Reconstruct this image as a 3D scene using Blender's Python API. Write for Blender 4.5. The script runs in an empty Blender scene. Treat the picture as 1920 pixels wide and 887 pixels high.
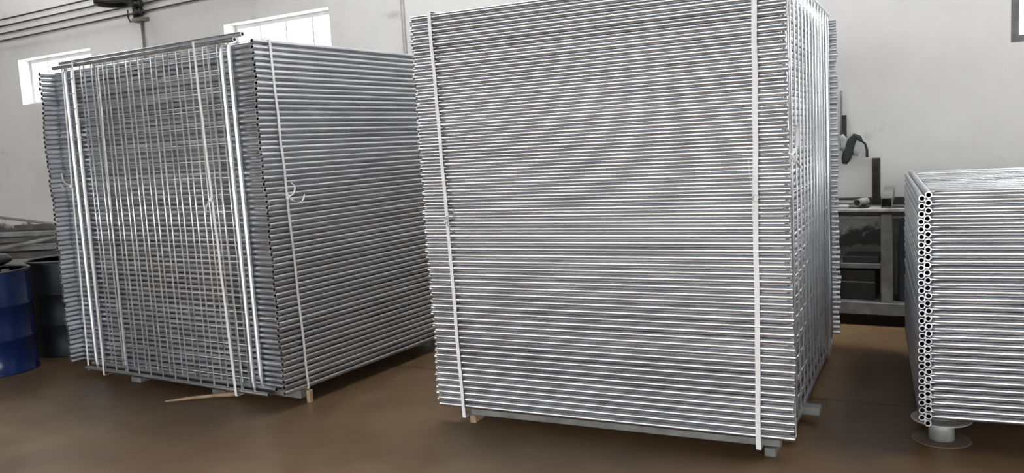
import bpy, bmesh, math, random
from mathutils import Vector, Matrix, Euler

# ---------------------------------------------------------------- camera, sky, light
sc = bpy.context.scene
COL = sc.collection
rng = random.Random(7)

cam_d = bpy.data.cameras.new('camera')
cam_d.sensor_width = 36.0
cam_d.lens = 36.0 * 1581.05 / 1920.0
cam_d.clip_start = 0.05
cam = bpy.data.objects.new('camera', cam_d)
COL.objects.link(cam)
PITCH, ROLL, CAM_H = 0.1101, -0.0547, 1.4831
fw = Vector((0, math.cos(PITCH), -math.sin(PITCH)))
up0 = Vector((0, math.sin(PITCH), math.cos(PITCH)))
rt0 = Vector((1, 0, 0))
rt = math.cos(ROLL) * rt0 + math.sin(ROLL) * up0
up = -math.sin(ROLL) * rt0 + math.cos(ROLL) * up0
cam.matrix_world = Matrix(((rt.x, up.x, -fw.x, 0), (rt.y, up.y, -fw.y, 0), (rt.z, up.z, -fw.z, CAM_H), (0, 0, 0, 1)))
sc.camera = cam

SKY_STRENGTH = 5.0
world = bpy.data.worlds.new('overcast_sky')
sc.world = world
world.use_nodes = True
wn = world.node_tree
wn.nodes.clear()
w_out = wn.nodes.new('ShaderNodeOutputWorld')
w_bg = wn.nodes.new('ShaderNodeBackground')
w_bg.inputs['Color'].default_value = (0.97, 0.985, 1.0, 1)
w_bg.inputs['Strength'].default_value = SKY_STRENGTH
wn.links.new(w_bg.outputs[0], w_out.inputs[0])

vs = sc.view_settings
vs.view_transform = 'Standard'
vs.look = 'None'
vs.gamma = 1.0
vs.use_curve_mapping = False
vs.exposure = 0.70
sc.cycles.max_bounces = 8
sc.cycles.diffuse_bounces = 5
sc.cycles.glossy_bounces = 5
sc.cycles.use_denoising = True
sc.cycles.caustics_reflective = False

# wall frame: s runs along the back wall, n away from the camera towards it
WYAW, WN = -0.5374, 7.0825
WE = Vector((math.cos(WYAW), math.sin(WYAW), 0))
WNV = Vector((-math.sin(WYAW), math.cos(WYAW), 0))
def wp(s, n, z):
    return WE * s + WNV * n + Vector((0, 0, z))
def wo(s, off, z):
    return wp(s, WN - off, z)

N_FRONT, S_LEFT, S_RIGHT, CEIL = -12.0, -17.0, 7.5, 5.6
BACK_WINDOWS = [(-12.34, -10.62, 2.42, 3.055), (-8.02, -6.37, 2.42, 3.055), (-0.01, 1.64, 2.0, 3.2)]
FRONT_HOLES = [(-15.0, -12.6, 1.4, 4.6), (-11.4, -8.4, 1.2, 4.6), (-7.4, -4.6, 1.2, 4.6), (-3.6, -0.8, 1.0, 4.6), (0.2, 6.0, 0.0, 4.6)]
RIGHT_HOLES = [(-10.5, -6.6, 1.0, 4.4), (-5.4, -1.5, 1.0, 4.4)]     # along n
SKYLIGHTS = [(-12.0, -10.0, 4.6, 6.6), (-5.6, -2.3, 3.9, 6.4), (0.4, 6.0, 4.2, 6.7)]  # s0, s1, n0, n1

# ---------------------------------------------------------------- materials
def new_mat(name):
    m = bpy.data.materials.new(name); m.use_nodes = True
    nt = m.node_tree
    return m, nt, nt.nodes['Principled BSDF']

def noise(nt, scale, detail=4, rough=0.55, vec=None, mapscale=None):
    n = nt.nodes.new('ShaderNodeTexNoise')
    n.inputs['Scale'].default_value = scale
    n.inputs['Detail'].default_value = detail
    n.inputs['Roughness'].default_value = rough
    tc = nt.nodes.new('ShaderNodeTexCoord')
    src = tc.outputs['Object']
    if mapscale:
        mp = nt.nodes.new('ShaderNodeMapping'); mp.inputs['Scale'].default_value = mapscale
        nt.links.new(src, mp.inputs[0]); src = mp.outputs[0]
    nt.links.new(src, n.inputs['Vector'])
    return n

def ramp(nt, src, stops):
    r = nt.nodes.new('ShaderNodeValToRGB')
    els = r.color_ramp.elements
    while len(els) < len(stops): els.new(0.5)
    for e, (p, c) in zip(els, stops):
        e.position = p; e.color = (*c, 1) if len(c) == 3 else c
    nt.links.new(src, r.inputs[0])
    return r

def bump(nt, bsdf, src, strength, dist=0.01):
    b = nt.nodes.new('ShaderNodeBump'); b.inputs['Strength'].default_value = strength
    b.inputs['Distance'].default_value = dist
    nt.links.new(src, b.inputs['Height']); nt.links.new(b.outputs[0], bsdf.inputs['Normal'])

def simple(name, col, rough=0.6, metal=0.0, var=0.25, scale=12, bumps=0.0):
    m, nt, b = new_mat(name)
    n = noise(nt, scale)
    lo = tuple(c * (1 - var) for c in col); hi = tuple(min(1, c * (1 + var)) for c in col)
    r = ramp(nt, n.outputs['Fac'], [(0.3, lo), (0.7, hi)])
    nt.links.new(r.outputs[0], b.inputs['Base Color'])
    b.inputs['Roughness'].default_value = rough
    b.inputs['Metallic'].default_value = metal
    if bumps: bump(nt, b, n.outputs['Fac'], bumps)
    return m

def galvanised(name, col=(0.67, 0.68, 0.705), rough=(0.285, 0.38), metal=1.0):
    m, nt, b = new_mat(name)
    n = noise(nt, 4, 2, 0.5)
    oi = nt.nodes.new('ShaderNodeObjectInfo')
    vm = nt.nodes.new('ShaderNodeVectorMath'); vm.operation = 'MULTIPLY_ADD'       # every tube gets its own piece of the pattern
    vm.inputs[1].default_value = (37.1, 17.7, 11.3)
    nt.links.new(oi.outputs['Random'], vm.inputs[0])
    nt.links.new(n.inputs['Vector'].links[0].from_socket, vm.inputs[2])
    nt.links.new(vm.outputs[0], n.inputs['Vector'])
    add = nt.nodes.new('ShaderNodeMath'); add.operation = 'MULTIPLY_ADD'
    add.inputs[1].default_value = 0.45
    nt.links.new(oi.outputs['Random'], add.inputs[0]); nt.links.new(n.outputs['Fac'], add.inputs[2])
    r = ramp(nt, add.outputs[0], [(0.35, tuple(c * 0.78 for c in col)), (1.0, tuple(min(1, c * 1.15) for c in col))])
    nt.links.new(r.outputs[0], b.inputs['Base Color'])
    mr = nt.nodes.new('ShaderNodeMapRange')
    mr.inputs['To Min'].default_value = rough[0]; mr.inputs['To Max'].default_value = rough[1]
    nt.links.new(n.outputs['Fac'], mr.inputs['Value']); nt.links.new(mr.outputs[0], b.inputs['Roughness'])
    b.inputs['Metallic'].default_value = metal
    return m

M = {}
M['tube'] = galvanised('galvanised_tube')
M['wire'] = galvanised('galvanised_wire', (0.86, 0.87, 0.88), (0.30, 0.45), 0.75)
M['strap'] = simple('white_strap', (0.93, 0.93, 0.925), 0.45, 0, 0.05, 30)
M['beam'] = simple('weathered_grey_steel', (0.22, 0.22, 0.21), 0.55, 0.4, 0.3, 10)
M['wood'] = simple('pale_wood', (0.42, 0.29, 0.19), 0.7, 0, 0.3, 14, 0.2)
M['darksteel'] = simple('dark_rusty_steel', (0.06, 0.055, 0.05), 0.55, 0.5, 0.5, 9, 0.1)
M['greysteel'] = simple('grey_painted_steel', (0.19, 0.19, 0.185), 0.6, 0.2, 0.35, 8, 0.1)
M['paleclutter'] = simple('pale_worn_steel', (0.42, 0.42, 0.41), 0.5, 0.3, 0.35, 15)
M['black'] = simple('black_rubber', (0.015, 0.015, 0.014), 0.5, 0, 0.3, 10)
M['blue'] = simple('blue_drum_paint', (0.006, 0.020, 0.095), 0.22, 0, 0.25, 6, 0.06)
M['darkdrum'] = simple('dark_drum_paint', (0.006, 0.008, 0.013), 0.55, 0, 0.4, 6)
M['lid'] = simple('dusty_drum_lid', (0.12, 0.12, 0.12), 0.6, 0.2, 0.4, 8)
M['cloth'] = simple('dark_grey_cloth', (0.035, 0.04, 0.038), 0.9, 0, 0.3, 20)
M['palecloth'] = simple('pale_cloth', (0.45, 0.47, 0.46), 0.9, 0, 0.2, 20)
M['wcable'] = simple('dark_cable', (0.05, 0.05, 0.045), 0.6, 0, 0.2, 20)
M['conduit'] = simple('brown_conduit', (0.17, 0.15, 0.13), 0.6, 0, 0.3, 20)
M['trunk'] = simple('grey_conduit', (0.36, 0.35, 0.34), 0.6, 0, 0.2, 20)
M['frame_white'] = simple('white_window_paint', (0.7, 0.7, 0.7), 0.5, 0, 0.08, 10)
M['frame_dark'] = simple('dark_window_paint', (0.12, 0.12, 0.12), 0.5, 0, 0.3, 10)
M['reel'] = simple('zinc_reel', (0.42, 0.42, 0.40), 0.5, 0.4, 0.3, 14)
M['dusty'] = simple('dusty_brown_metal', (0.17, 0.13, 0.095), 0.6, 0.1, 0.25, 14)
M['bluebox'] = simple('dark_blue_steel', (0.016, 0.022, 0.032), 0.5, 0.1, 0.4, 7)
M['cement'] = simple('bare_cement_render', (0.24, 0.235, 0.225), 0.85, 0, 0.2, 1.5)
M['ceiling'] = simple('ceiling_sheet', (0.17, 0.17, 0.165), 0.8, 0, 0.15, 2)

# plaster: off-white with grey dirt towards the bench height and blotches
m, nt, b = new_mat('wall_plaster')
n1 = noise(nt, 0.55, 6, 0.6)
n2 = noise(nt, 3.0, 7, 0.7)
mix = nt.nodes.new('ShaderNodeMath'); mix.operation = 'MULTIPLY_ADD'; mix.inputs[1].default_value = 0.4
nt.links.new(n2.outputs['Fac'], mix.inputs[0]); nt.links.new(n1.outputs['Fac'], mix.inputs[2])
r1 = ramp(nt, mix.outputs[0], [(0.42, (0.56, 0.545, 0.52)), (0.62, (0.66, 0.65, 0.635)), (0.85, (0.73, 0.72, 0.71))])
# low dirty band with ragged dark smears (behind the bench)
tc = nt.nodes.new('ShaderNodeTexCoord'); sp = nt.nodes.new('ShaderNodeSeparateXYZ')
nt.links.new(tc.outputs['Object'], sp.inputs[0])
n3 = noise(nt, 2.6, 8, 0.72, mapscale=(1, 1, 1.6))
hz = nt.nodes.new('ShaderNodeMath'); hz.operation = 'MULTIPLY_ADD'; hz.inputs[1].default_value = 0.6
nt.links.new(n3.outputs['Fac'], hz.inputs[0]); nt.links.new(sp.outputs['Z'], hz.inputs[2])
r2 = ramp(nt, hz.outputs[0], [(0.70, (0.42, 0.42, 0.41)), (0.80, (0.30, 0.30, 0.29)), (0.84, (0.10, 0.10, 0.10)), (0.93, (0.12, 0.12, 0.12)), (0.97, (0.66, 0.66, 0.65)), (1.0, (1, 1, 1))])
mm = nt.nodes.new('ShaderNodeMix'); mm.data_type = 'RGBA'; mm.blend_type = 'MULTIPLY'; mm.inputs[0].default_value = 1.0
nt.links.new(r1.outputs[0], mm.inputs[6]); nt.links.new(r2.outputs[0], mm.inputs[7])
n4 = noise(nt, 1.5, 7, 0.62, mapscale=(1, 1, 2.0))
r4 = ramp(nt, n4.outputs['Fac'], [(0.62, (1, 1, 1)), (0.70, (0.80, 0.80, 0.79)), (0.80, (0.55, 0.55, 0.54))])
m4 = nt.nodes.new('ShaderNodeMix'); m4.data_type = 'RGBA'; m4.blend_type = 'MULTIPLY'; m4.inputs[0].default_value = 1.0
nt.links.new(mm.outputs[2], m4.inputs[6]); nt.links.new(r4.outputs[0], m4.inputs[7])
nt.links.new(m4.outputs[2], b.inputs['Base Color'])
b.inputs['Roughness'].default_value = 0.85
bump(nt, b, n2.outputs['Fac'], 0.25, 0.01)
M['plaster'] = m

# floor: brown dusty concrete, broad stains, slightly glossy
m, nt, b = new_mat('brown_floor')
n1 = noise(nt, 0.55, 5, 0.6, mapscale=(1, 1, 1))
n1.inputs['Vector'].links[0].from_node.inputs['Location'].default_value = (30.33, 17.19, 0)
n2 = noise(nt, 5.0, 8, 0.7)
mix = nt.nodes.new('ShaderNodeMath'); mix.operation = 'MULTIPLY_ADD'; mix.inputs[1].default_value = 0.25
nt.links.new(n2.outputs['Fac'], mix.inputs[0]); nt.links.new(n1.outputs['Fac'], mix.inputs[2])
r1 = ramp(nt, mix.outputs[0], [(0.46, (0.120, 0.070, 0.034)), (0.62, (0.190, 0.119, 0.062)), (0.76, (0.260, 0.185, 0.100))])
# one narrow construction joint running roughly along the back wall
tc = nt.nodes.new('ShaderNodeTexCoord'); sp = nt.nodes.new('ShaderNodeSeparateXYZ'); nt.links.new(tc.outputs['Object'], sp.inputs[0])
def mth(op, a, b_):
    k = nt.nodes.new('ShaderNodeMath'); k.operation = op
    for i, v in enumerate((a, b_)):
        if isinstance(v, float): k.inputs[i].default_value = v
        elif v is not None: nt.links.new(v, k.inputs[i])
    return k.outputs[0]
ln = mth('SUBTRACT', sp.outputs['Y'], mth('MULTIPLY', sp.outputs['X'], 0.085))
ln = mth('ADD', ln, mth('MULTIPLY', n2.outputs['Fac'], 0.05))
ln = mth('ABSOLUTE', mth('SUBTRACT', ln, 4.785), None)
jr = ramp(nt, ln, [(0.0, (0.45, 0.42, 0.40)), (0.008, (0.55, 0.5, 0.48)), (0.016, (1, 1, 1))])
jm = nt.nodes.new('ShaderNodeMix'); jm.data_type = 'RGBA'; jm.blend_type = 'MULTIPLY'; jm.inputs[0].default_value = 1.0
nt.links.new(r1.outputs[0], jm.inputs[6]); nt.links.new(jr.outputs[0], jm.inputs[7])
nt.links.new(jm.outputs[2], b.inputs['Base Color'])
r2 = ramp(nt, n2.outputs['Fac'], [(0.3, (0.30,) * 3), (0.7, (0.48,) * 3)])
nt.links.new(r2.outputs[0], b.inputs['Roughness'])
bump(nt, b, n2.outputs['Fac'], 0.12, 0.004)
b.inputs['Specular IOR Level'].default_value = 0.35
M['floor'] = m

# thin window glass
m, nt, b = new_mat('window_glass')
nt.nodes.remove(b)
out = nt.nodes['Material Output']
tr = nt.nodes.new('ShaderNodeBsdfTransparent'); tr.inputs[0].default_value = (0.95, 0.96, 0.96, 1)
gl = nt.nodes.new('ShaderNodeBsdfGlossy'); gl.inputs['Roughness'].default_value = 0.05
ms = nt.nodes.new('ShaderNodeMixShader'); ms.inputs[0].default_value = 0.05
nt.links.new(tr.outputs[0], ms.inputs[1]); nt.links.new(gl.outputs[0], ms.inputs[2])
nt.links.new(ms.outputs[0], out.inputs[0])
M['glass'] = m

# ---------------------------------------------------------------- mesh helpers
def link(name, bm, mat, parent=None, smooth=False, mats=None):
    bmesh.ops.recalc_face_normals(bm, faces=bm.faces)
    me = bpy.data.meshes.new(name)
    bm.to_mesh(me); bm.free()
    for k in (mats or [mat]): me.materials.append(k)
    if smooth: me.polygons.foreach_set('use_smooth', [True] * len(me.polygons))
    o = bpy.data.objects.new(name, me); COL.objects.link(o)
    if parent is not None: o.parent = parent
    return o

def inst(name, me, parent):
    o = bpy.data.objects.new(name, me); COL.objects.link(o); o.parent = parent
    return o

def tag(o, label, cat, group=None):
    o['label'] = label; o['category'] = cat
    if group: o['group'] = group
    return o

def empty(name, loc, rz=0.0):
    o = bpy.data.objects.new(name, None); COL.objects.link(o)
    o.empty_display_size = 0.1
    o.location = loc; o.rotation_euler = (0, 0, rz)
    return o

def box(bm, c, s, rot=None, bev=0.0):
    mtx = Matrix.Translation(c)
    if rot is not None: mtx = mtx @ (rot if isinstance(rot, Matrix) else Euler(rot).to_matrix().to_4x4())
    g = bmesh.ops.create_cube(bm, size=1.0)
    bmesh.ops.scale(bm, vec=s, verts=g['verts'])
    if bev:
        es = list({e for v in g['verts'] for e in v.link_edges})
        r = bmesh.ops.bevel(bm, geom=es, offset=bev, segments=1, affect='EDGES', profile=0.5)
        vs_ = list({v for f in r['faces'] for v in f.verts} | {v for v in g['verts'] if v.is_valid})
    else:
        vs_ = g['verts']
    bmesh.ops.transform(bm, matrix=mtx, verts=vs_)

def frame_for(d):
    d = d.normalized()
    a = Vector((0, 0, 1)) if abs(d.z) < 0.9 else Vector((1, 0, 0))
    u = d.cross(a).normalized(); v = d.cross(u).normalized()
    return u, v

def tube(bm, pts, r, n=8, cap=True, radii=None, squash=None):
    pts = [Vector(p) for p in pts]
    rings = []
    u = v = None
    for i, p in enumerate(pts):
        d = (pts[min(i + 1, len(pts) - 1)] - pts[max(i - 1, 0)])
        if u is None: u, v = frame_for(d)
        else:
            d.normalize(); u = (u - d * u.dot(d)).normalized(); v = d.cross(u).normalized()
        rr = radii[i] if radii else r
        su, sv = squash[i] if squash else (1, 1)
        rings.append([bm.verts.new(p + (u * math.cos(t) * su + v * math.sin(t) * sv) * rr) for t in [2 * math.pi * k / n for k in range(n)]])
    for a, b_ in zip(rings, rings[1:]):
        for k in range(n): bm.faces.new((a[k], a[(k + 1) % n], b_[(k + 1) % n], b_[k]))
    if cap:
        bm.faces.new(rings[0][::-1]); bm.faces.new(rings[-1])

def hollow(bm, p0, p1, r, wall=0.0035, n=12, depth=None):
    """open-ended pipe with a visible wall thickness and a hollow bore"""
    p0, p1 = Vector(p0), Vector(p1)
    d = (p1 - p0).normalized(); u, v = frame_for(d)
    def ring(p, rr): return [bm.verts.new(p + (u * math.cos(2 * math.pi * k / n) + v * math.sin(2 * math.pi * k / n)) * rr) for k in range(n)]
    o0, o1, i0, i1 = ring(p0, r), ring(p1, r), ring(p0, r - wall), ring(p1, r - wall)
    fs = []
    for k in range(n):
        j = (k + 1) % n
        bm.faces.new((o0[k], o0[j], o1[j], o1[k])); bm.faces.new((i0[j], i0[k], i1[k], i1[j]))
        fs.append(bm.faces.new((o0[j], o0[k], i0[k], i0[j]))); fs.append(bm.faces.new((o1[k], o1[j], i1[j], i1[k])))
    for f in fs:
        for e in f.edges: e.smooth = False

def ribbon(bm, pts, wdir, w, t=0.0012):
    """thin flat band swept along pts, width along wdir (one vector or one per point)"""
    pts = [Vector(p) for p in pts]
    rows = []
    for i, p in enumerate(pts):
        d = (pts[min(i + 1, len(pts) - 1)] - pts[max(i - 1, 0)]).normalized()
        wd = Vector(wdir[i] if isinstance(wdir, list) else wdir)
        wd = (wd - d * wd.dot(d)).normalized()
        nn = d.cross(wd).normalized()
        rows.append([bm.verts.new(p + wd * a * w / 2 + nn * c * t / 2) for a, c in ((-1, -1), (1, -1), (1, 1), (-1, 1))])
    for a, b_ in zip(rows, rows[1:]):
        for k in range(4): bm.faces.new((a[k], a[(k + 1) % 4], b_[(k + 1) % 4], b_[k]))
    bm.faces.new(rows[0][::-1]); bm.faces.new(rows[-1])

ONES = 'zeroth first second third fourth fifth sixth seventh eighth ninth tenth eleventh twelfth thirteenth fourteenth fifteenth sixteenth seventeenth eighteenth nineteenth'.split()
TENS = {2: ('twentieth', 'twenty'), 3: ('thirtieth', 'thirty'), 4: ('fortieth', 'forty'), 5: ('fiftieth', 'fifty'), 6: ('sixtieth', 'sixty')}
def ordinal(k):
    if k < 20: return ONES[k]
    a, b_ = TENS[k // 10]
    return a if k % 10 == 0 else b_ + '-' + ONES[k % 10]

# ---------------------------------------------------------------- room shell
def holed_wall(name, length_axis, origin, normal, s0, s1, z0, z1, holes, thick, mat):
    """wall slab from s0..s1 by z0..z1 with rectangular openings, reveals included; back towards +normal"""
    ss = sorted({s0, s1, *[h[0] for h in holes], *[h[1] for h in holes]})
    zs = sorted({z0, z1, *[h[2] for h in holes], *[h[3] for h in holes]})
    bm = bmesh.new()
    def solid(i, j):
        if i < 0 or j < 0 or i >= len(ss) - 1 or j >= len(zs) - 1: return False
        cs, cz = (ss[i] + ss[i + 1]) / 2, (zs[j] + zs[j + 1]) / 2
        return not any(h[0] < cs < h[1] and h[2] < cz < h[3] for h in holes)
    def V(s, z, k): return bm.verts.new((s, k * thick, z))
    for i in range(len(ss) - 1):
        for j in range(len(zs) - 1):
            if not solid(i, j): continue
            a, b_, c, d = ss[i], ss[i + 1], zs[j], zs[j + 1]
            bm.faces.new((V(a, c, 0), V(b_, c, 0), V(b_, d, 0), V(a, d, 0)))
            bm.faces.new((V(a, c, 1), V(a, d, 1), V(b_, d, 1), V(b_, c, 1)))
            if not solid(i - 1, j): bm.faces.new((V(a, c, 0), V(a, d, 0), V(a, d, 1), V(a, c, 1)))
            if not solid(i + 1, j): bm.faces.new((V(b_, c, 0), V(b_, c, 1), V(b_, d, 1), V(b_, d, 0)))
            if not solid(i, j - 1): bm.faces.new((V(a, c, 0), V(a, c, 1), V(b_, c, 1), V(b_, c, 0)))
            if not solid(i, j + 1): bm.faces.new((V(a, d, 0), V(b_, d, 0), V(b_, d, 1), V(a, d, 1)))
    bmesh.ops.remove_doubles(bm, verts=bm.verts, dist=1e-5)
    o = link(name, bm, mat)
    ux, uy = Vector(length_axis), Vector(normal)
    o.matrix_world = Matrix(((ux.x, uy.x, 0, origin[0]), (ux.y, uy.y, 0, origin[1]), (0, 0, 1, 0), (0, 0, 0, 1)))
    o['kind'] = 'structure'
    return o

holed_wall('wall_back', WE, wp(0, WN, 0), WNV, S_LEFT, S_RIGHT, 0, CEIL, BACK_WINDOWS, 0.3, M['plaster'])
holed_wall('wall_front', WE, wp(0, N_FRONT, 0), -WNV, S_LEFT, S_RIGHT, 0, CEIL, FRONT_HOLES, 0.3, M['plaster'])
holed_wall('wall_right', WNV, wp(S_RIGHT, 0, 0), WE, N_FRONT, WN, 0, CEIL, RIGHT_HOLES, 0.3, M['cement'])
holed_wall('wall_left', WNV, wp(S_LEFT, 0, 0), -WE, N_FRONT, WN, 0, CEIL, [], 0.3, M['cement'])
def slab(name, holes, z, thick, mat):
    ss = sorted({S_LEFT, S_RIGHT, *[h[0] for h in holes], *[h[1] for h in holes]})
    ns = sorted({N_FRONT, WN, *[h[2] for h in holes], *[h[3] for h in holes]})
    bm = bmesh.new()
    for i in range(len(ss) - 1):
        for j in range(len(ns) - 1):
            cs, cn = (ss[i] + ss[i + 1]) / 2, (ns[j] + ns[j + 1]) / 2
            if any(h[0] < cs < h[1] and h[2] < cn < h[3] for h in holes): continue
            box(bm, (cs, cn, z + thick / 2), (ss[i + 1] - ss[i], ns[j + 1] - ns[j], thick))
    o = link(name, bm, mat)
    o.rotation_euler = (0, 0, WYAW)
    o['kind'] = 'structure'
    return o
slab('ceiling', SKYLIGHTS, CEIL, 0.15, M['ceiling'])
slab('floor', [], -0.2, 0.2, M['floor'])

def window(k, s0, s1, z0, z1, depth, mullions, frame_mat, fw_=0.045, bars=()):
    fr = bmesh.new()
    w, h = s1 - s0, z1 - z0
    for c, s in (((0, 0, fw_ / 2), (w, 0.05, fw_)), ((0, 0, h - fw_ / 2), (w, 0.05, fw_)),
                 ((-w / 2 + fw_ / 2, 0, h / 2), (fw_, 0.05, h - 2 * fw_)), ((w / 2 - fw_ / 2, 0, h / 2), (fw_, 0.05, h - 2 * fw_))):
        box(fr, c, s)
    o = link('window_%d' % k, fr, frame_mat)
    o.location = wp((s0 + s1) / 2, WN + depth, z0); o.rotation_euler = (0, 0, WYAW)
    o['kind'] = 'structure'
    xs = [-w / 2 + fw_] + [-w / 2 + w * i / mullions for i in range(1, mullions)] + [w / 2 - fw_]
    for x in xs[1:-1]:
        bm = bmesh.new(); box(bm, (x, 0, h / 2), (0.022, 0.04, h - 2 * fw_)); link('mullion', bm, frame_mat, o)
    for zz in bars:
        bm = bmesh.new(); box(bm, (0, 0, zz), (w - 2 * fw_, 0.036, 0.02)); link('glazing_bar', bm, frame_mat, o)
    zs = [fw_] + list(bars) + [h - fw_]
    for a, b_ in zip(xs, xs[1:]):
        for c, d in zip(zs, zs[1:]):
            bm = bmesh.new(); box(bm, ((a + b_) / 2, 0.004, (c + d) / 2), (b_ - a - 0.02, 0.005, d - c - 0.018)); link('pane', bm, M['glass'], o)
    return o
window(1, *BACK_WINDOWS[0], 0.2, 4, M['frame_white'])
window(2, *BACK_WINDOWS[1], 0.2, 4, M['frame_white'])
window(3, *BACK_WINDOWS[2], 0.06, 4, M['frame_dark'], 0.05, (0.4, 0.8))

# ---------------------------------------------------------------- fence panels
PITCHZ, OD, PW_, PD_ = 0.034, 0.0286, 1.8443, 2.1429
R_ = OD / 2
def rail_mesh():
    bm = bmesh.new(); hollow(bm, (0, 0, 0), (PW_, 0, 0), R_, 0.004, 12)
    o = link('rail', bm, M['tube'], None, True); me = o.data; bpy.data.objects.remove(o); return me
def cross_mesh():
    y0, y1 = R_ * 0.6, PD_ - R_ * 0.6
    bm = bmesh.new()
    t = 0.05
    # flattened, tapered weld ends (thin in the panel's thickness)
    pts = [(0, y0, 0), (0, y0 + t * 0.5, 0), (0, y0 + t, 0), (0, y1 - t, 0), (0, y1 - t * 0.5, 0), (0, y1, 0)]
    sq = [(0.8, 0.42), (0.95, 0.8), (1, 1), (1, 1), (0.95, 0.8), (0.8, 0.42)]
    tube(bm, pts, R_, 12, True, None, sq)
    o = link('cross_tube', bm, M['tube'], None, True); me = o.data; bpy.data.objects.remove(o); return me
def wire_span(p):
    xs = [p + 0.137 * 0.75 + i * (PW_ - 2 * p - 0.137 * 1.5) / 11 for i in range(12)]   # wires running along the depth
    ys = [0.10 + i * (PD_ - 0.20) / 19 for i in range(20)]                               # wires running along the width
    return xs, ys
def grid_mesh(p=0.11, r=0.002):
    bm = bmesh.new(); xs, ys = wire_span(p)
    for x in xs: tube(bm, [(x, R_ * 0.8, 0), (x, PD_ - R_ * 0.8, 0)], r, 4, False)
    for y in ys: tube(bm, [(p + R_ * 0.8, y, 0), (PW_ - p - R_ * 0.8, y, 0)], r, 4, False)
    o = link('wire_mesh', bm, M['wire'], None, True); me = o.data; bpy.data.objects.remove(o); return me
RAIL, CROSS, GRID = rail_mesh(), cross_mesh(), grid_mesh()
END = 0.11

def flat_panel(label, group, mtx):
    e = empty('fence_panel', (0, 0, 0)); e.matrix_world = mtx
    tag(e, label, 'fence panel', group)
    for y in (0, PD_): inst('rail', RAIL, e).location = (0, y, 0)
    for x in (END, PW_ - END): inst('cross_tube', CROSS, e).location = (x, 0, 0)
    inst('wire_mesh', GRID, e)['kind'] = 'stuff'
    return e

def stack(which, origin, yaw, base, ncol, lean, odd, flip, seed, wob):
    """ncol panels in the proud column and ncol-1 nested half a pitch lower between them"""
    r = random.Random(seed)
    total = 2 * ncol - 1
    e1 = Vector((math.cos(yaw), math.sin(yaw), 0)); e2 = Vector((-math.sin(yaw), math.cos(yaw), 0))
    wa = wb = 0.0
    for k in range(total):            # from the bottom
        i = k / 2.0
        isodd = k % 2
        wa = 0.8 * wa + r.uniform(-wob, wob); wb = 0.8 * wb + r.uniform(-0.002, 0.002)
        o = Vector(origin) + Vector((lean[0], lean[1], 0)) * (i / 60.0)
        o += e1 * (wa + (odd[0] if isodd else 0)) + e2 * (wb + (odd[1] if isodd else 0))
        o.z = base + PITCHZ * (i + 0.5)
        if flip is None: mtx = Matrix.Translation(o) @ Matrix.Rotation(yaw + r.uniform(-0.0012, 0.0012), 4, 'Z')
        else: mtx = Matrix.Translation(o) @ Matrix.Rotation(yaw + math.pi / 2 + r.uniform(-0.0012, 0.0012), 4, 'Z')
        top, bot = total - k, k + 1
        if top <= bot: pos = ('topmost on' if top == 1 else ordinal(top) + ' from the top of')
        else: pos = ('bottommost in' if bot == 1 else ordinal(bot) + ' from the bottom of')
        lab = 'galvanised tube fence panel lying flat, %s the %s' % (pos, which)
        flat_panel(lab, 'flat fence panels of the ' + which, mtx)

C_O, C_Y = Vector((1.2165, 3.6383, 0)), -0.4623
C1 = Vector((math.cos(C_Y), math.sin(C_Y), 0)); C2 = Vector((-math.sin(C_Y), math.cos(C_Y), 0))
L_O, L_Y = Vector((-1.3757, 4.8063, 0)), 1.0223
L1 = Vector((math.cos(L_Y), math.sin(L_Y), 0)); L2 = Vector((-math.sin(L_Y), math.cos(L_Y), 0))
R_O, R_Y = Vector((1.805, 3.6321, 0)), -0.4084
R1 = Vector((math.cos(R_Y), math.sin(R_Y), 0)); R2 = Vector((-math.sin(R_Y), math.cos(R_Y), 0))
BASE, RBASE = 0.085, 0.1257
stack('tall middle stack', C_O - C1 * PW_, C_Y, BASE, 61, (-0.0137, -0.0272), (-0.027, 0.024), None, 3, 0.004)
stack('tall left stack', L_O, L_Y, BASE, 61, (-0.0457, 0.0877), (0.027, 0.024), None, 5, 0.004)
stack('low right stack', R_O + R1 * PD_, R_Y, RBASE, 31, (0, 0), (-0.024, 0.027), 1, 9, 0.002)

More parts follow.
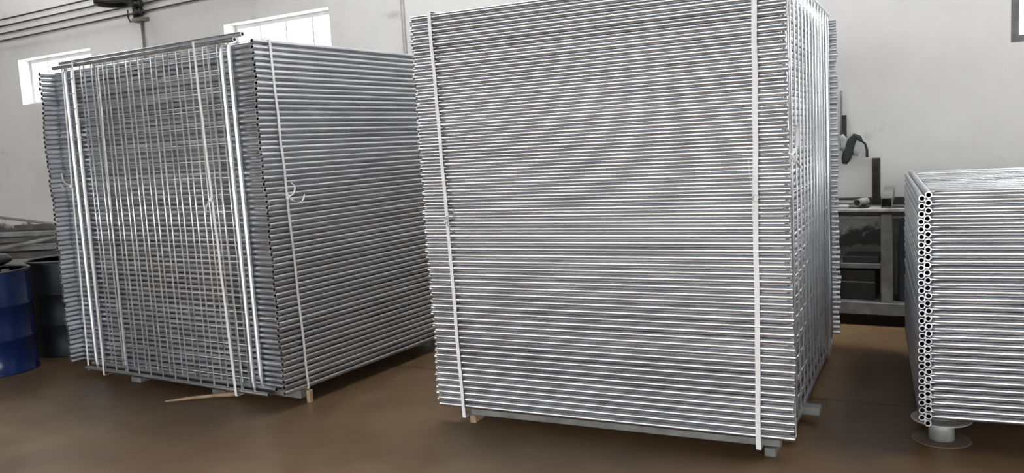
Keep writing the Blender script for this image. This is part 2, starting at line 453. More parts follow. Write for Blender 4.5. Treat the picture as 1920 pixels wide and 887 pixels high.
# panels stood upright on edge against the sides of the stacks; local x = width, y = up
PRAIL = RAIL
def upright_panel(label, group, mtx, p=0.11, wr=0.0048, rack=0.0):
    e = empty('fence_panel', (0, 0, 0)); e.matrix_world = mtx
    tag(e, label, 'fence panel', group)
    for y in (R_, PD_ - R_): inst('rail', RAIL, e).location = (rack * y / PD_, y, 0)
    xs, ys = wire_span(p)
    bm = bmesh.new()
    y0, y1, t = R_ * 1.2, PD_ - R_ * 1.2, 0.075
    pts = [(0, y0, 0), (0, y0 + t * 0.45, 0), (0, y0 + t, 0), (0, y1 - t, 0), (0, y1 - t * 0.45, 0), (0, y1, 0)]
    # chisel-shaped flattened ends
    rings = [(0.32, 0.010), (0.75, 0.004), (1, 0), (1, 0), (0.75, 0.004), (0.32, 0.010)]
    pts = [(pp[0] + k[1] + rack * pp[1] / PD_, pp[1], pp[2]) for pp, k in zip(pts, rings)]
    tube(bm, pts, R_, 12, True, [R_ * k[0] for k in rings])
    o = link('upright_tube', bm, M['tube'], e, True); o.location = (p, 0, 0)
    o2 = inst('upright_tube', o.data, e); o2.location = (PW_ - p, 0, 0)
    bm = bmesh.new(); tube(bm, [(0, R_ * 1.5, 0), (rack, PD_ - R_ * 1.5, 0)], wr, 6, True); w0 = link('wire', bm, M['wire'], e, True)
    w0.location = (xs[0], 0, wr)
    for x in xs[1:]: inst('wire', w0.data, e).location = (x, 0, wr)
    bm = bmesh.new(); tube(bm, [(p, 0, 0), (PW_ - p, 0, 0)], wr * 0.5, 6, True); w1 = link('wire', bm, M['wire'], e, True)
    w1.location = (rack * ys[0] / PD_, ys[0], -wr * 0.6)
    for y in ys[1:]: inst('wire', w1.data, e).location = (rack * y / PD_, y, -wr * 0.6)
    return e

def upright(xdir, foot, lean_vec):
    """matrix: local x along xdir, local y up (tilted by lean_vec over the panel height), z outwards"""
    x = Vector(xdir).normalized()
    y = (Vector((0, 0, PD_)) + Vector(lean_vec)).normalized()
    y = (y - x * y.dot(x)).normalized()
    z = x.cross(y)
    return Matrix(((x.x, y.x, z.x, foot.x), (x.y, y.y, z.y, foot.y), (x.z, y.z, z.z, foot.z), (0, 0, 0, 1)))

LL = Vector((-0.0457, 0.0877, 0))
CL = Vector((-0.0137, -0.0272, 0))
# between the projecting rail ends of the left stack (x runs from the far end to the near corner)
upright_panel('upright fence panel strapped to the left stack, the inner of the two there', 'upright fence panels on the left stack',
              upright(-L2, L_O + L2 * 1.995 + L1 * 0.078 + Vector((0, 0, 0.075)), LL), p=0.128, rack=-0.085)
upright_panel('upright fence panel strapped to the left stack, outermost and facing the camera', 'upright fence panels on the left stack',
              upright(-L2, L_O + L2 * 2.030 + L1 * 0.047 + Vector((0, 0, 0.045)), LL), p=0.128, rack=-0.085)
upright_panel('upright fence panel on the right end of the middle stack, inner of the two there', 'upright fence panels on the middle stack',
              upright(C2, C_O + C2 * 0.16 - C1 * 0.078 + Vector((0, 0, 0.075)), CL), p=0.06, rack=-0.03)
upright_panel('upright fence panel on the right end of the middle stack, outermost and nearer the bench', 'upright fence panels on the middle stack',
              upright(C2, C_O + C2 * 0.20 - C1 * 0.046 + Vector((0, 0, 0.055)), CL), p=0.06, rack=-0.03)

# ---------------------------------------------------------------- straps
def arc(c, r, a0, a1, n, ux, uy):
    return [c + ux * (r * math.cos(a0 + (a1 - a0) * i / n)) + uy * (r * math.sin(a0 + (a1 - a0) * i / n)) for i in range(n + 1)]

def strap(label, group, pf_bot, pf_top, pb_top, pb_bot, wdir, w=0.019, knot=None, outdir=None, tails=()):
    """closed band: up the front from pf_bot to pf_top, over the top, down the back, under"""
    base = pf_bot.copy()
    def L(v): return Vector(v) - base
    front = [pf_bot.lerp(pf_top, i / 14) for i in range(15)]
    r = random.Random(len(label) * 7 + int(pf_bot.x * 100))
    wd = Vector(wdir)
    for i in range(1, 14): front[i] = front[i] + wd * r.uniform(-0.003, 0.003)
    path = [L(p) for p in front + [pf_top.lerp(pb_top, 0.5), pb_top, pb_top.lerp(pb_bot, 0.5), pb_bot, pf_bot]]
    e = empty('strap', base); tag(e, label, 'strap', group)
    bm = bmesh.new(); ribbon(bm, path, wd, w, 0.0014); link('band', bm, M['strap'], e)
    if knot is not None:
        od = Vector(outdir)
        kp = L(pf_bot.lerp(pf_top, knot)) + od * 0.006
        bm = bmesh.new(); box(bm, kp, (0.022, 0.022, 0.030), (0.3, 0.5, 0.4), 0.006); link('knot', bm, M['strap'], e)
        for tl in tails:
            bm = bmesh.new()
            pts = [kp + wd * a + od * (0.006 + b) + Vector((0, 0, c)) for a, b, c in tl]
            # smooth the tail
            fine = []
            for i in range(len(pts) - 1):
                p0, p1, p2, p3 = pts[max(i - 1, 0)], pts[i], pts[i + 1], pts[min(i + 2, len(pts) - 1)]
                for k in range(5):
                    t = k / 5
                    fine.append(0.5 * (2 * p1 + (p2 - p0) * t + (2 * p0 - 5 * p1 + 4 * p2 - p3) * t * t + (3 * p1 - p0 - 3 * p2 + p3) * t ** 3))
            fine.append(pts[-1])
            ribbon(bm, fine, od + wd * 0.15, 0.011, 0.0014); link('tail', bm, M['strap'], e)
    return e

def cpt(a, b, z): 
    i = (z - BASE) / PITCHZ / 60
    return C_O + C1 * a + C2 * b + Vector((-0.0137 * i, -0.0272 * i, z))
def lpt(a, b, z):
    i = (z - BASE) / PITCHZ / 60
    return L_O + L1 * a + L2 * b + Vector((-0.0457 * i, 0.0877 * i, z))
FO = -0.0175
TOPZ = BASE + PITCHZ * 61 + 0.006
CS = 'white straps on the middle stack'
strap('white strap down the front of the middle stack, near its left end', CS, cpt(-1.695, FO, 0.040), cpt(-1.736, FO, TOPZ), cpt(-1.736, PD_ + 0.045, TOPZ), cpt(-1.695, PD_ + 0.045, 0.040), C1, 0.019,
      0.50, -C2, [[(0, 0, 0), (0.03, 0.03, 0.03), (0.07, 0.03, 0.035), (0.06, 0.02, 0.06)], [(0, 0, 0), (0.03, 0.02, -0.03), (0.08, 0.035, -0.035), (0.13, 0.03, -0.03)]])
strap('wide white strap down the front of the middle stack, near its right end', CS, cpt(-0.160, FO, 0.040), cpt(-0.130, FO, TOPZ), cpt(-0.130, PD_ + 0.045, TOPZ), cpt(-0.160, PD_ + 0.045, 0.040), C1, 0.023,
      0.54, -C2, [[(0, 0, 0), (-0.012, 0.012, 0.05), (-0.022, 0.01, 0.13), (-0.026, 0.004, 0.17)], [(0, 0, 0), (-0.012, 0.012, -0.04), (-0.012, 0.008, -0.09)]])
strap('white strap around the right end of the middle stack, over its upright panels', CS, cpt(-0.026, 0.20, 0.040), cpt(-0.026, 0.10, TOPZ), cpt(-PW_ - 0.03, 0.10, TOPZ), cpt(-PW_ - 0.03, 0.20, 0.040), C2, 0.019,
      0.62, C1, [[(0, 0, 0), (0.03, 0.02, -0.03), (0.10, 0.02, -0.05), (0.17, 0.015, -0.06)], [(0, 0, 0), (0.05, 0.02, 0.05), (0.06, 0.02, 0.12), (0.03, 0.01, 0.14)]])
LS = 'white straps on the left stack'
strap('white strap down the right face of the left stack, with a knot and curled tail', LS, lpt(0.175, FO, 0.0858), lpt(0.126, FO, TOPZ), lpt(0.126, PD_ + 0.045, TOPZ), lpt(0.175, PD_ + 0.045, 0.0858), L1, 0.017,
      0.555, -L2, [[(0, 0, 0), (0.02, 0.02, 0.02), (0.026, 0.03, 0.06), (0.006, 0.02, 0.085)], [(0, 0, 0), (0.03, 0.02, -0.03), (0.075, 0.03, -0.03), (0.10, 0.03, 0.01)]])
AO, AI, AS = 0.026, 0.086, 0.070
strap('white strap on the left stack beyond the left edge of its upright panels', LS, lpt(AS, 2.05, 0.031), lpt(AS, 1.97, TOPZ), lpt(PW_ + 0.03, 1.97, TOPZ), lpt(PW_ + 0.03, 2.05, 0.031), L2, 0.017,
      0.62, -L1, [[(0, 0, 0), (0.04, 0.02, 0.03), (0.06, 0.02, 0.09)], [(0, 0, 0), (0.05, 0.02, -0.02), (0.09, 0.02, 0.02)]])
strap('white strap over the upright panels of the left stack, beside their left tubes', LS, lpt(AO, 1.80, 0.030), lpt(AO, 1.77, TOPZ + 0.03), lpt(PW_ + 0.03, 1.77, TOPZ), lpt(PW_ + 0.03, 1.80, 0.030), L2, 0.018)
strap('white strap over the upright panels of the left stack, nearest their right tubes', LS, lpt(AO, 0.455, 0.030), lpt(AO, 0.525, TOPZ + 0.03), lpt(PW_ + 0.03, 0.525, TOPZ), lpt(PW_ + 0.03, 0.455, 0.030), L2, 0.020,
      0.56, -L1, [[(0, 0, 0), (0.02, 0.02, -0.04), (0.03, 0.02, -0.09)]])
strap('white strap behind the wires of the left upright panels, in their left part', LS, lpt(AI, 1.635, 0.031), lpt(AI, 1.585, TOPZ), lpt(PW_ + 0.03, 1.585, TOPZ), lpt(PW_ + 0.03, 1.635, 0.031), L2, 0.018)
strap('white strap behind the wires of the left upright panels, close to their right tubes', LS, lpt(AI, 0.46, 0.031), lpt(AI, 0.475, TOPZ), lpt(PW_ + 0.03, 0.475, TOPZ), lpt(PW_ + 0.03, 0.46, 0.031), L2, 0.018,
      0.53, -L1, [[(0, 0, 0), (-0.02, 0.01, 0.05), (-0.005, 0.01, 0.12)]])

# ---------------------------------------------------------------- skids under the stacks
def bar(name, p0, p1, w, h, mat, label, cat, group=None, bev=0.004):
    """square-section bar lying from p0 to p1 (bottom centre line)"""
    p0, p1 = Vector(p0), Vector(p1)
    d = p1 - p0; L_ = Vector((d.x, d.y, 0)).length
    bm = bmesh.new(); box(bm, (L_ / 2, 0, h / 2), (L_, w, h), None, bev)
    o = link(name, bm, mat)
    o.location = p0
    o.rotation_euler = (0, -math.atan2(d.z, L_), math.atan2(d.y, d.x))
    return tag(o, label, cat, group)
def cf(a, b, z): return C_O + C1 * a + C2 * b + Vector((0, 0, z))
def lf(a, b, z): return L_O + L1 * a + L2 * b + Vector((0, 0, z))
G = 'skids under the middle stack'
bar('skid_foot', cf(-1.665, 0.02, 0), cf(-1.665, 0.12, 0), 0.036, 0.042, M['wood'], 'small wooden block under the front left of the middle stack', 'block', G)
bar('skid_foot', cf(-0.115, 0.01, 0), cf(-0.115, 0.16, 0), 0.05, 0.042, M['greysteel'], 'grey block under the front right of the middle stack by the wide strap', 'block', G)
bar('skid_beam', cf(-1.68, 0.055, 0.042), cf(-0.07, 0.055, 0.042), 0.05, 0.042, M['beam'], 'grey beam under the front edge of the middle stack', 'beam', G)
bar('skid_beam', cf(-1.8, 0.56, 0.042), cf(0.045, 0.56, 0.042), 0.07, 0.042, M['beam'], 'grey beam end poking out under the right side of the middle stack', 'beam', G)
bar('skid_beam', cf(-1.8, 1.75, 0.042), cf(-0.02, 1.75, 0.042), 0.09, 0.042, M['beam'], 'grey beam under the back of the middle stack', 'beam', G)
G = 'skids under the left stack'
bar('skid_beam', lf(0.155, 0.0, 0.034), lf(0.155, 2.0, 0.034), 0.07, 0.05, M['beam'], 'grey beam under the near left face of the left stack', 'beam', G)
bar('skid_beam', lf(1.5, 0.03, 0.034), lf(1.5, 2.0, 0.034), 0.09, 0.05, M['beam'], 'grey beam under the far end of the left stack', 'beam', G)
bar('skid_foot', lf(0.06, 1.50, 0), lf(0.25, 1.50, 0), 0.10, 0.034, M['greysteel'], 'grey block under the beam, towards the far edge of the left stack', 'block', G)
bar('skid_foot', lf(0.06, 0.66, 0), lf(0.25, 0.66, 0), 0.12, 0.034, M['greysteel'], 'grey block under the beam beside the loose stick', 'block', G)
bar('skid_foot', lf(0.160, -0.020, 0), lf(0.192, -0.020, 0), 0.03, 0.078, M['wood'], 'pale wooden block at the near corner of the left stack', 'block', G)

def under(key, p0, p1, w, h, mat):
    """a foot block that belongs to the beam whose label contains key"""
    beam = [o for o in bpy.data.objects if key in str(o.get('label', '')) and o.name.startswith('skid_beam')][0]
    p0, p1 = Vector(p0), Vector(p1); d = p1 - p0
    bm = bmesh.new(); box(bm, (d.length / 2, 0, h / 2), (d.length, w, h), None, 0.004)
    o = link('foot', bm, mat)
    m = Matrix.Translation(p0) @ Matrix.Rotation(math.atan2(d.y, d.x), 4, 'Z')
    bpy.context.view_layer.update()
    o.parent = beam; o.matrix_local = beam.matrix_world.inverted() @ m
under('poking out', cf(-1.6, 0.5, 0), cf(-1.6, 0.62, 0), 0.07, 0.042, M['wood'])
under('poking out', cf(-0.26, 0.5, 0), cf(-0.26, 0.62, 0), 0.07, 0.042, M['wood'])
under('under the back of the middle', cf(-1.6, 1.69, 0), cf(-1.6, 1.81, 0), 0.07, 0.042, M['wood'])
under('under the back of the middle', cf(-0.10, 1.69, 0), cf(-0.10, 1.81, 0), 0.07, 0.042, M['greysteel'])
under('far end of the left', lf(1.42, 0.3, 0), lf(1.58, 0.3, 0), 0.1, 0.034, M['wood'])
under('far end of the left', lf(1.42, 1.45, 0), lf(1.58, 1.45, 0), 0.1, 0.034, M['wood'])

# loose stick lying by the left stack
e = empty('wooden_stick', (-2.198, 5.084, 0)); tag(e, 'pale split wooden stick lying on the floor by the left stack', 'stick')
d = Vector((0.471, 0.080, 0))
bm = bmesh.new()
ps = [d * t + Vector((0, 0.012 * math.sin(t * 5), 0.014 + 0.010 * t)) for t in (0, 0.15, 0.35, 0.6, 0.8, 0.92)]
tube(bm, ps, 0.01, 7, True, [0.006, 0.010, 0.012, 0.014, 0.017, 0.018], [(1, 0.8)] * 6)
link('shaft', bm, M['wood'], e, False)
bm = bmesh.new()
for k in range(5):
    q = d * 0.90 + Vector((0.0, 0.006 * (k - 2), 0.022 + 0.004 * (k % 2)))
    tube(bm, [q, q + d * (0.10 + 0.02 * (k % 3)) + Vector((0.004 * k, 0.008 * (k - 2), 0.006 * (k % 2)))], 0.006, 5, True, [0.007, 0.003])
link('splintered_end', bm, M['wood'], e)

# ---------------------------------------------------------------- cable reels under the low right stack
def lathe(bm, prof, n=32):
    rings = [[bm.verts.new((r * math.cos(2 * math.pi * k / n), r * math.sin(2 * math.pi * k / n), z)) for k in range(n)] for r, z in prof]
    for a, b_ in zip(rings, rings[1:]):
        for k in range(n): bm.faces.new((a[k], a[(k + 1) % n], b_[(k + 1) % n], b_[k]))
    bm.faces.new(rings[0][::-1]); bm.faces.new(rings[-1])
def reel(loc, label):
    e = empty('cable_reel', loc); tag(e, label, 'reel')
    hgt = RBASE + 0.002
    bm = bmesh.new(); lathe(bm, [(0.122, 0.0), (0.127, 0.001), (0.127, 0.004), (0.122, 0.006)]); link('bottom_flange', bm, M['dusty'], e)
    bm = bmesh.new(); lathe(bm, [(0.056, 0.006), (0.054, hgt - 0.024), (0.050, hgt - 0.022), (0.050, hgt)]); link('core', bm, M['reel'], e, True)
    bm = bmesh.new(); lathe(bm, [(0.122, hgt - 0.030), (0.130, hgt - 0.028), (0.130, hgt - 0.024), (0.122, hgt - 0.022)]); link('top_flange', bm, M['reel'], e)
def rf(a, b, z=0): return R_O + R1 * a + R2 * b + Vector((0, 0, z))
reel(rf(0.068, 0.215), 'zinc cable reel lying under the near left corner of the low right stack')

# ---------------------------------------------------------------- drums
def drum(loc, mat, label, r=0.275, h=0.765):
    e = empty('oil_drum', loc); tag(e, label, 'drum')
    prof = [(r, 0.0), (r + 0.006, 0.004), (r + 0.006, 0.014), (r, 0.02)]
    for zc in (h * 0.34, h * 0.66):
        prof += [(r, zc - 0.02), (r + 0.010, zc - 0.008), (r + 0.011, zc), (r + 0.010, zc + 0.008), (r, zc + 0.02)]
    prof += [(r, h - 0.03), (r, h - 0.012)]
    bm = bmesh.new(); lathe(bm, prof, 40); link('drum_body', bm, mat, e, True)
    bm = bmesh.new(); lathe(bm, [(r - 0.004, h - 0.012), (r + 0.008, h - 0.012), (r + 0.010, h - 0.003), (r + 0.004, h), (r - 0.006, h - 0.002), (r - 0.010, h - 0.013)], 40)
    link('drum_lid', bm, M['lid'], e, False)
    bm = bmesh.new(); lathe(bm, [(0.028, 0), (0.028, 0.012), (0.022, 0.014)], 16); b_ = link('bung', bm, M['lid'], e); b_.location = (r * 0.62, -0.05, h - 0.013)
    return e
drum((-3.90, 6.20, 0), M['blue'], 'blue steel drum with two rolling hoops at the left edge')
drum((-3.635, 6.80, 0), M['darkdrum'], 'nearly black drum between the blue drum and the left stack')

# ---------------------------------------------------------------- scrap rack behind the drums (left)
RK = Vector((-4.25, 7.5, 0)); RKY = WYAW + 0.42
def rk(x, y, z):
    return RK + Vector((x * math.cos(RKY) - y * math.sin(RKY), x * math.sin(RKY) + y * math.cos(RKY), z))
e = empty('steel_rack', RK, RKY); tag(e, 'dark steel rack behind the drums, piled with scrap sections', 'rack')
for x in (-1.2, 0.95):
    for y in (-0.2, 0.3):
        bm = bmesh.new(); box(bm, (x, y, 0.36), (0.06, 0.06, 0.72), None, 0.004); link('leg', bm, M['darksteel'], e)
for y in (-0.2, 0.3):
    bm = bmesh.new(); box(bm, (-0.1, y, 0.745), (2.4, 0.07, 0.05), None, 0.004); link('rail', bm, M['darksteel'], e)
for x in (-1.1, -0.35, 0.35, 0.9):
    bm = bmesh.new(); box(bm, (x, 0.05, 0.775), (0.05, 0.6, 0.012), None, 0.002); link('slat', bm, M['darksteel'], e)
G = 'scrap sections on the left rack'
scrap = [(-1.0, -0.18, 0.90, -0.12, 0.783, 0.045, 0.05, 'greysteel', 'grey steel section at the front of the scrap pile behind the drums'),
         (-1.1, -0.05, 0.80, 0.02, 0.783, 0.06, 0.06, 'darksteel', 'dark steel section second from the front of the scrap pile'),
         (-0.9, 0.13, 0.95, 0.10, 0.783, 0.07, 0.06, 'greysteel', 'grey steel section in the middle of the scrap pile behind the drums'),
         (-1.1, 0.27, 0.9, 0.27, 0.783, 0.06, 0.10, 'darksteel', 'dark steel section at the back of the scrap pile behind the drums'),
         (-0.55, -0.16, 0.62, 0.24, 0.846, 0.05, 0.035, 'darksteel', 'dark flat section lying askew across the scrap pile behind the drums'),
         (-0.75, 0.20, 0.85, 0.02, 0.884, 0.06, 0.04, 'greysteel', 'grey square section lying askew on top of the scrap pile'),
         (-0.4, 0.30, 0.95, 0.24, 0.927, 0.05, 0.05, 'darksteel', 'dark bar topmost at the back of the scrap pile')]
for x0, y0, x1, y1, z, w, h, mk, lab in scrap:
    bar('steel_section', rk(x0, y0, z), rk(x1, y1, z), w, h, M[mk], lab, 'steel bar', G)
bm = bmesh.new(); tube(bm, [rk(-0.55, 0.05, 1.10), rk(-0.1, 0.05, 1.03), rk(0.42, 0.02, 0.955)], 0.012, 7, True, [0.014, 0.013, 0.010])
o = link('thin_rod', bm, M['greysteel'], None, True); tag(o, 'thin grey rod slanting down across the scrap pile behind the drums', 'rod')
bar('steel_stub', rk(0.23, 0.33, 0.957), rk(0.28, 0.33, 0.957), 0.05, 0.075, M['darksteel'], 'short dark stub standing up behind the scrap pile', 'steel bar')
bm = bmesh.new(); tube(bm, [rk(-0.25, -0.30, 0.80), rk(0.15, -0.27, 0.86), rk(0.62, -0.24, 0.93)], 0.02, 6, True)
o = link('bent_pipe', bm, M['greysteel'], None, True); tag(o, 'grey pipe leaning up to the right in front of the scrap pile', 'pipe')
bm = bmesh.new()
prof = [(0.10, 0.0), (0.15, 0.03), (0.16, 0.07), (0.12, 0.11), (0.05, 0.12)]
lathe(bm, prof, 14)
o = link('dark_bundle', bm, M['black'], None, True); o.location = Vector((-4.02, 6.42, 0.768)); o.scale = (1.15, 0.75, 0.75); tag(o, 'dark rounded bundle lying on the far side of the blue drum', 'bundle')

# ---------------------------------------------------------------- workbench along the back wall (right)
e = empty('workbench', wo(-1.0, 0.27, 0), WYAW); tag(e, 'dark steel workbench along the back wall, cluttered with steel offcuts', 'workbench')
def bpart(name, s0, s1, o0, o1, z0, z1, mat, bev=0.003):
    bm = bmesh.new(); box(bm, ((s0 + s1) / 2 + 1.0, 0.27 - (o0 + o1) / 2, (z0 + z1) / 2), (s1 - s0, o1 - o0, z1 - z0), None, bev)
    return link(name, bm, M[mat], e)
for o0, o1 in ((0.14, 0.20), (0.30, 0.40)):
    bpart('top_board', -2.7, 0.7, o0, o1, 0.825, 0.840, 'darksteel')
bpart('front_rail', -2.7, 0.7, 0.47, 0.51, 0.845, 0.868, 'paleclutter')
bpart('front_apron', -2.7, 0.7, 0.455, 0.47, 0.815, 0.85, 'darksteel')
bpart('cross_bar', -2.6, 0.5, 0.30, 0.33, 0.775, 0.80, 'paleclutter')
bpart('back_rail', -2.7, 0.7, 0.03, 0.075, 0.84, 0.915, 'darksteel')
bpart('middle_rail', -2.7, 0.7, 0.24, 0.28, 0.840, 0.872, 'greysteel')
for s0, s1 in ((-2.6, -2.54), (-0.81, -0.735), (0.55, 0.61)):
    bpart('leg', s0, s1, 0.44, 0.50, 0.10, 0.825, 'greysteel')
    bpart('leg', s0, s1, 0.08, 0.14, 0.0, 0.825, 'greysteel')
bpart('lower_shelf', -2.6, -0.76, 0.10, 0.49, 0.425, 0.46, 'greysteel')
bpart('bottom_board', -2.7, 0.7, 0.12, 0.52, 0.088, 0.175, 'greysteel')
for s0 in (-2.5, -1.6, 0.3):
    bpart('foot', s0, s0 + 0.1, 0.2, 0.48, 0.0, 0.088, 'black')
def bx(name, s0, s1, o0, o1, z0, z1, mat, label, cat, group=None, bev=0.004, tilt=0.0):
    bm = bmesh.new(); box(bm, (0, 0, (z1 - z0) / 2), (s1 - s0, o1 - o0, z1 - z0), None, bev)
    o = link(name, bm, M[mat]); o.location = wo((s0 + s1) / 2, (o0 + o1) / 2, z0); o.rotation_euler = (0, 0, WYAW + tilt)
    return tag(o, label, cat, group)
bx('steel_box', -2.2, -0.86, 0.16, 0.40, 0.175, 0.40, 'black', 'black box on the bottom board under the workbench', 'box')
bx('steel_box', -0.70, 0.1, 0.18, 0.42, 0.175, 0.78, 'bluebox', 'dark blue-black box under the workbench, right of its leg', 'box')
bx('steel_plate', -1.08, -0.83, 0.2, 0.45, 0.46, 0.508, 'black', 'black slab lying on the lower shelf of the workbench', 'plate')
bx('steel_plate', -2.0, -1.14, 0.2, 0.42, 0.46, 0.50, 'greysteel', 'grey plate on the lower shelf of the workbench, left of the black slab', 'plate')
bx('steel_bar', -1.4, -0.86, 0.415, 0.43, 0.307, 0.318, 'paleclutter', 'thin pale bar resting on a block in front of the black box', 'steel bar')
bx('steel_bar', -1.35, -1.2, 0.405, 0.44, 0.175, 0.307, 'black', 'black block propping a thin pale bar under the workbench', 'block')
# channel standing on the bench against the wall
bm = bmesh.new()
for c, s in (((0, 0.02, 0.19), (0.056, 0.008, 0.38)), ((-0.0245, 0, 0.19), (0.007, 0.036, 0.38)), ((0.0245, 0, 0.19), (0.007, 0.036, 0.38))): box(bm, c, s)
o = link('steel_channel', bm, M['darksteel']); o.location = wo(-0.888, 0.115, 0.84); o.rotation_euler = (-0.03, 0.0, WYAW)
tag(o, 'dark steel channel standing upright on the workbench against the wall', 'steel channel')
# square tube and round pipe lying on the bench
def hollow_square(p0, p1, w, t, mat, name, label, cat):
    p0, p1 = Vector(p0), Vector(p1); d = (p1 - p0); L_ = d.length
    bm = bmesh.new()
    def ring(x, a): return [bm.verts.new((x, sy * a, sz * a)) for sy, sz in ((-1, -1), (1, -1), (1, 1), (-1, 1))]
    a, b_, c, dd = ring(0, w / 2), ring(L_, w / 2), ring(0, w / 2 - t), ring(L_, w / 2 - t)
    for k in range(4):
        j = (k + 1) % 4
        bm.faces.new((a[k], a[j], b_[j], b_[k])); bm.faces.new((c[j], c[k], dd[k], dd[j]))
        bm.faces.new((a[j], a[k], c[k], c[j])); bm.faces.new((b_[k], b_[j], dd[j], dd[k]))
    o = link(name, bm, mat); o.location = p0
    o.rotation_euler = (0, -math.asin(d.z / L_), math.atan2(d.y, d.x))
    return tag(o, label, cat)
hollow_square(wo(-0.772, 0.49, 0.908), wo(-0.80, 0.06, 0.962), 0.072, 0.005, M['greysteel'], 'square_tube', 'grey square steel tube lying on the workbench, open end towards the camera', 'tube')
bm = bmesh.new(); hollow(bm, (0, 0, 0), (0.04, 0.16, 0.0), 0.029, 0.004, 16)
o = link('pipe_offcut', bm, M['paleclutter'], None, True); o.location = wo(-0.985, 0.40, 0.902); o.rotation_euler = (0, 0, WYAW); tag(o, 'short round pipe offcut lying on the workbench, left of the square tube', 'pipe')
G = 'pale offcuts along the workbench'
bx('offcut', -1.22, -1.05, 0.30, 0.36, 0.84, 0.885, 'paleclutter', 'pale offcut on the workbench, left of the short pipe', 'offcut', G, 0.01, 0.1)
bx('offcut', -0.90, -0.80, 0.33, 0.44, 0.84, 0.872, 'paleclutter', 'pale flat offcut on the workbench between pipe and square tube', 'offcut', G, 0.008, -0.1)
bx('offcut', -1.30, -1.02, 0.10, 0.20, 0.84, 0.90, 'greysteel', 'grey offcut on the workbench at the foot of the wall', 'offcut', G, 0.012, 0.05)

# ---------------------------------------------------------------- things on the wall
bm = bmesh.new(); tube(bm, [wo(-1.15, 0.02, 1.30), wo(-1.146, 0.02, 1.75)], 0.008, 6, True)
o = link('thin_conduit', bm, M['greysteel'], None, True); tag(o, 'thin dark conduit on the wall behind the right end of the middle stack', 'conduit')
bx('hanging_batten', -1.142, -1.112, 0.0, 0.035, 1.38, 1.56, 'darksteel', 'short dark batten on the wall above the hanging cloth', 'batten')
# cloth draped over a hook: dark outer folds, pale inner
e = empty('hanging_cloth', wo(-1.06, 0.04, 1.33), WYAW); e.scale = (1.2, 1.2, 1.2)
tag(e, 'dark grey cloth with a pale lining hanging on the wall beside the middle stack', 'cloth')
def drape(name, pts, mat, thick=0.02):
    """a folded strip of cloth: outline centre line (x,z) with widths, puffed to a soft section"""
    bm = bmesh.new(); rings = []
    for i, (x, z, w) in enumerate(pts):
        q0 = Vector(pts[max(i - 1, 0)][:2]); q1 = Vector(pts[min(i + 1, len(pts) - 1)][:2])
        d = (q1 - q0).normalized(); nrm = Vector((-d.y, d.x))
        row = []
        for k in range(10):
            t = 2 * math.pi * k / 10
            a = nrm * math.cos(t) * w / 2
            yy = -abs(thick) * (0.6 + 0.4 * math.sin(i * 1.9 + k)) * math.sin(t)
            row.append(bm.verts.new((x + a.x, yy, z + a.y)))
        rings.append(row)
    for a, b_ in zip(rings, rings[1:]):
        for k in range(10): bm.faces.new((a[k], a[(k + 1) % 10], b_[(k + 1) % 10], b_[k]))
    bm.faces.new(rings[0][::-1]); bm.faces.new(rings[-1])
    return link(name, bm, mat, e, True)
drape('dark_fold', [(-0.055, -0.125, 0.03), (-0.045, -0.09, 0.06), (-0.03, -0.04, 0.062), (-0.01, 0.02, 0.055), (0.012, 0.05, 0.045), (0.035, 0.04, 0.035), (0.05, 0.018, 0.02)], M['cloth'])
drape('pale_lining', [(0.012, -0.075, 0.03), (0.018, -0.04, 0.05), (0.03, -0.005, 0.05), (0.045, 0.012, 0.02)], M['palecloth'], 0.012)
drape('dark_strap', [(0.05, 0.02, 0.012), (0.072, 0.0, 0.014), (0.082, -0.04, 0.016), (0.083, -0.085, 0.016)], M['cloth'], 0.010)
drape('pale_flap', [(-0.075, 0.062, 0.03), (-0.06, 0.035, 0.045), (-0.055, 0.0, 0.04), (-0.07, -0.04, 0.03)], M['palecloth'], 0.014)

# conduits
bm = bmesh.new(); tube(bm, [wo(-9.465, 0.03, 3.27), wo(-9.46, 0.03, 2.9), wo(-9.44, 0.03, 1.2), wo(-9.44, 0.03, 0.4)], 0.018, 8, True)
o = link('conduit', bm, M['conduit'], None, True); tag(o, 'brown conduit running down the wall from the cable bracket', 'conduit')
bm = bmesh.new(); tube(bm, [wo(-5.36, 0.02, 0.3), wo(-5.36, 0.02, 4.6)], 0.017, 8, True)
o = link('conduit', bm, M['trunk'], None, True); tag(o, 'thin grey conduit running up the wall between the two tall stacks', 'conduit')

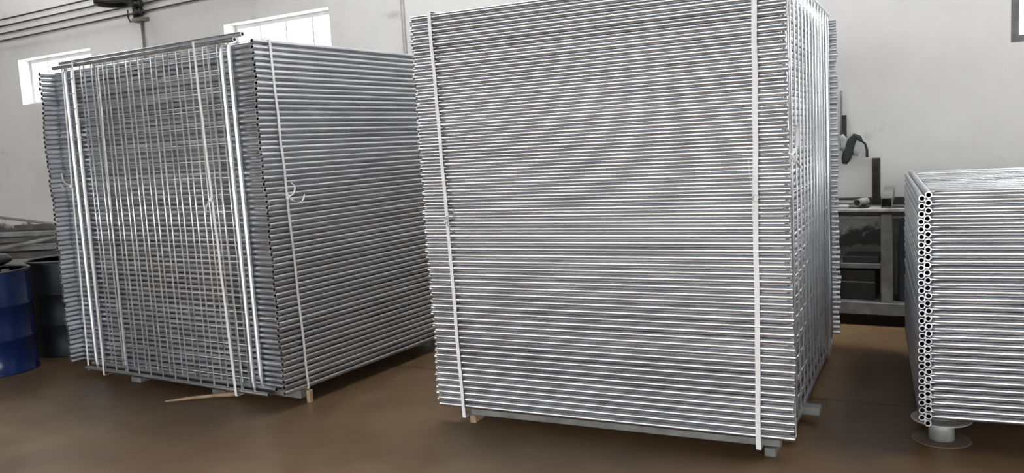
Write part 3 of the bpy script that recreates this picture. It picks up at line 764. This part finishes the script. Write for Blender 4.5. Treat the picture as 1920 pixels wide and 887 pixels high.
# bracket with insulators, four cables, round lamp shade
e = empty('cable_bracket', wo(-9.55, 0.0, 3.25), WYAW); tag(e, 'dark cable bracket with round insulators high on the wall', 'bracket')
def wpart(name, s0, s1, o0, o1, z0, z1, mat):
    bm = bmesh.new(); box(bm, ((s0 + s1) / 2 + 9.55, -(o0 + o1) / 2, (z0 + z1) / 2 - 3.25), (s1 - s0, o1 - o0, z1 - z0), None, 0.004)
    return link(name, bm, M[mat], e)
wpart('upright_bar', -9.60, -9.54, 0.0, 0.05, 3.30, 3.82, 'darksteel')
wpart('upright_bar', -9.50, -9.465, 0.0, 0.05, 3.30, 3.82, 'darksteel')
wpart('foot_plate', -9.56, -9.35, 0.0, 0.10, 3.255, 3.305, 'conduit')
for z in (3.365, 3.462, 3.565, 3.657):
    bm = bmesh.new()
    lathe(bm, [(0.018, -0.05), (0.042, -0.046), (0.045, -0.028), (0.024, -0.014), (0.024, 0.014), (0.045, 0.028), (0.042, 0.046), (0.018, 0.05)], 14)
    bmesh.ops.rotate(bm, verts=bm.verts, cent=(0, 0, 0), matrix=Euler((0, math.pi / 2, 0)).to_matrix())
    o = link('insulator', bm, M['black'], e, True); o.location = (0.135, -0.085, z - 3.25)
    bm = bmesh.new(); box(bm, (0.07, -0.06, z - 3.25), (0.16, 0.02, 0.02)); link('insulator_arm', bm, M['darksteel'], e)
bm = bmesh.new(); tube(bm, [Vector((-0.11, -0.07, 0.17)), Vector((-0.10, -0.08, 0.08)), Vector((-0.065, -0.08, 0.02)), Vector((-0.02, -0.08, 0.02)), Vector((0.01, -0.07, 0.07)), Vector((0.0, -0.06, 0.16))], 0.010, 7, True)
link('cable_loop', bm, M['black'], e, True)
for z, nm in ((3.365, 'lowest of the four thin dark cables along the upper wall'), (3.462, 'second lowest of the four thin dark cables along the upper wall'),
              (3.565, 'third lowest of the four thin dark cables along the upper wall'), (3.657, 'topmost of the four thin dark cables along the upper wall')):
    bm = bmesh.new()
    pts = [wo(-16.9 + (7.45 * i / 8), 0.085, z - 0.02 * math.sin(math.pi * i / 8)) for i in range(9)] + [wo(-9.45 + 6.0 * i / 6, 0.085, z + 0.02 * i - 0.02 * math.sin(math.pi * i / 6)) for i in range(1, 7)]
    tube(bm, pts, 0.011, 6, True)
    o = link('wall_cable', bm, M['wcable'], None, True); tag(o, nm, 'cable', 'cables along the upper back wall')
e = empty('wall_lamp', wo(-9.45, 0.42, 3.425), WYAW); tag(e, 'dark round lamp shade beside the cable bracket, seen from below', 'lamp')
bm = bmesh.new()
lathe(bm, [(0.180, 0.055), (0.184, 0.0), (0.205, -0.006), (0.212, 0.01), (0.212, 0.06), (0.19, 0.10), (0.10, 0.20), (0.04, 0.22)], 36); link('lamp_shade', bm, M['black'], e, True)
bm = bmesh.new(); lathe(bm, [(0.179, 0.050), (0.179, 0.054)], 36); link('lamp_glass', bm, M['paleclutter'], e)
bm = bmesh.new(); tube(bm, [(0.0, 0.0, 0.2), (0.0, 0.04, 0.27), (-0.04, 0.20, 0.28), (-0.08, 0.38, 0.26)], 0.014, 7, True); link('lamp_arm', bm, M['darksteel'], e, True)
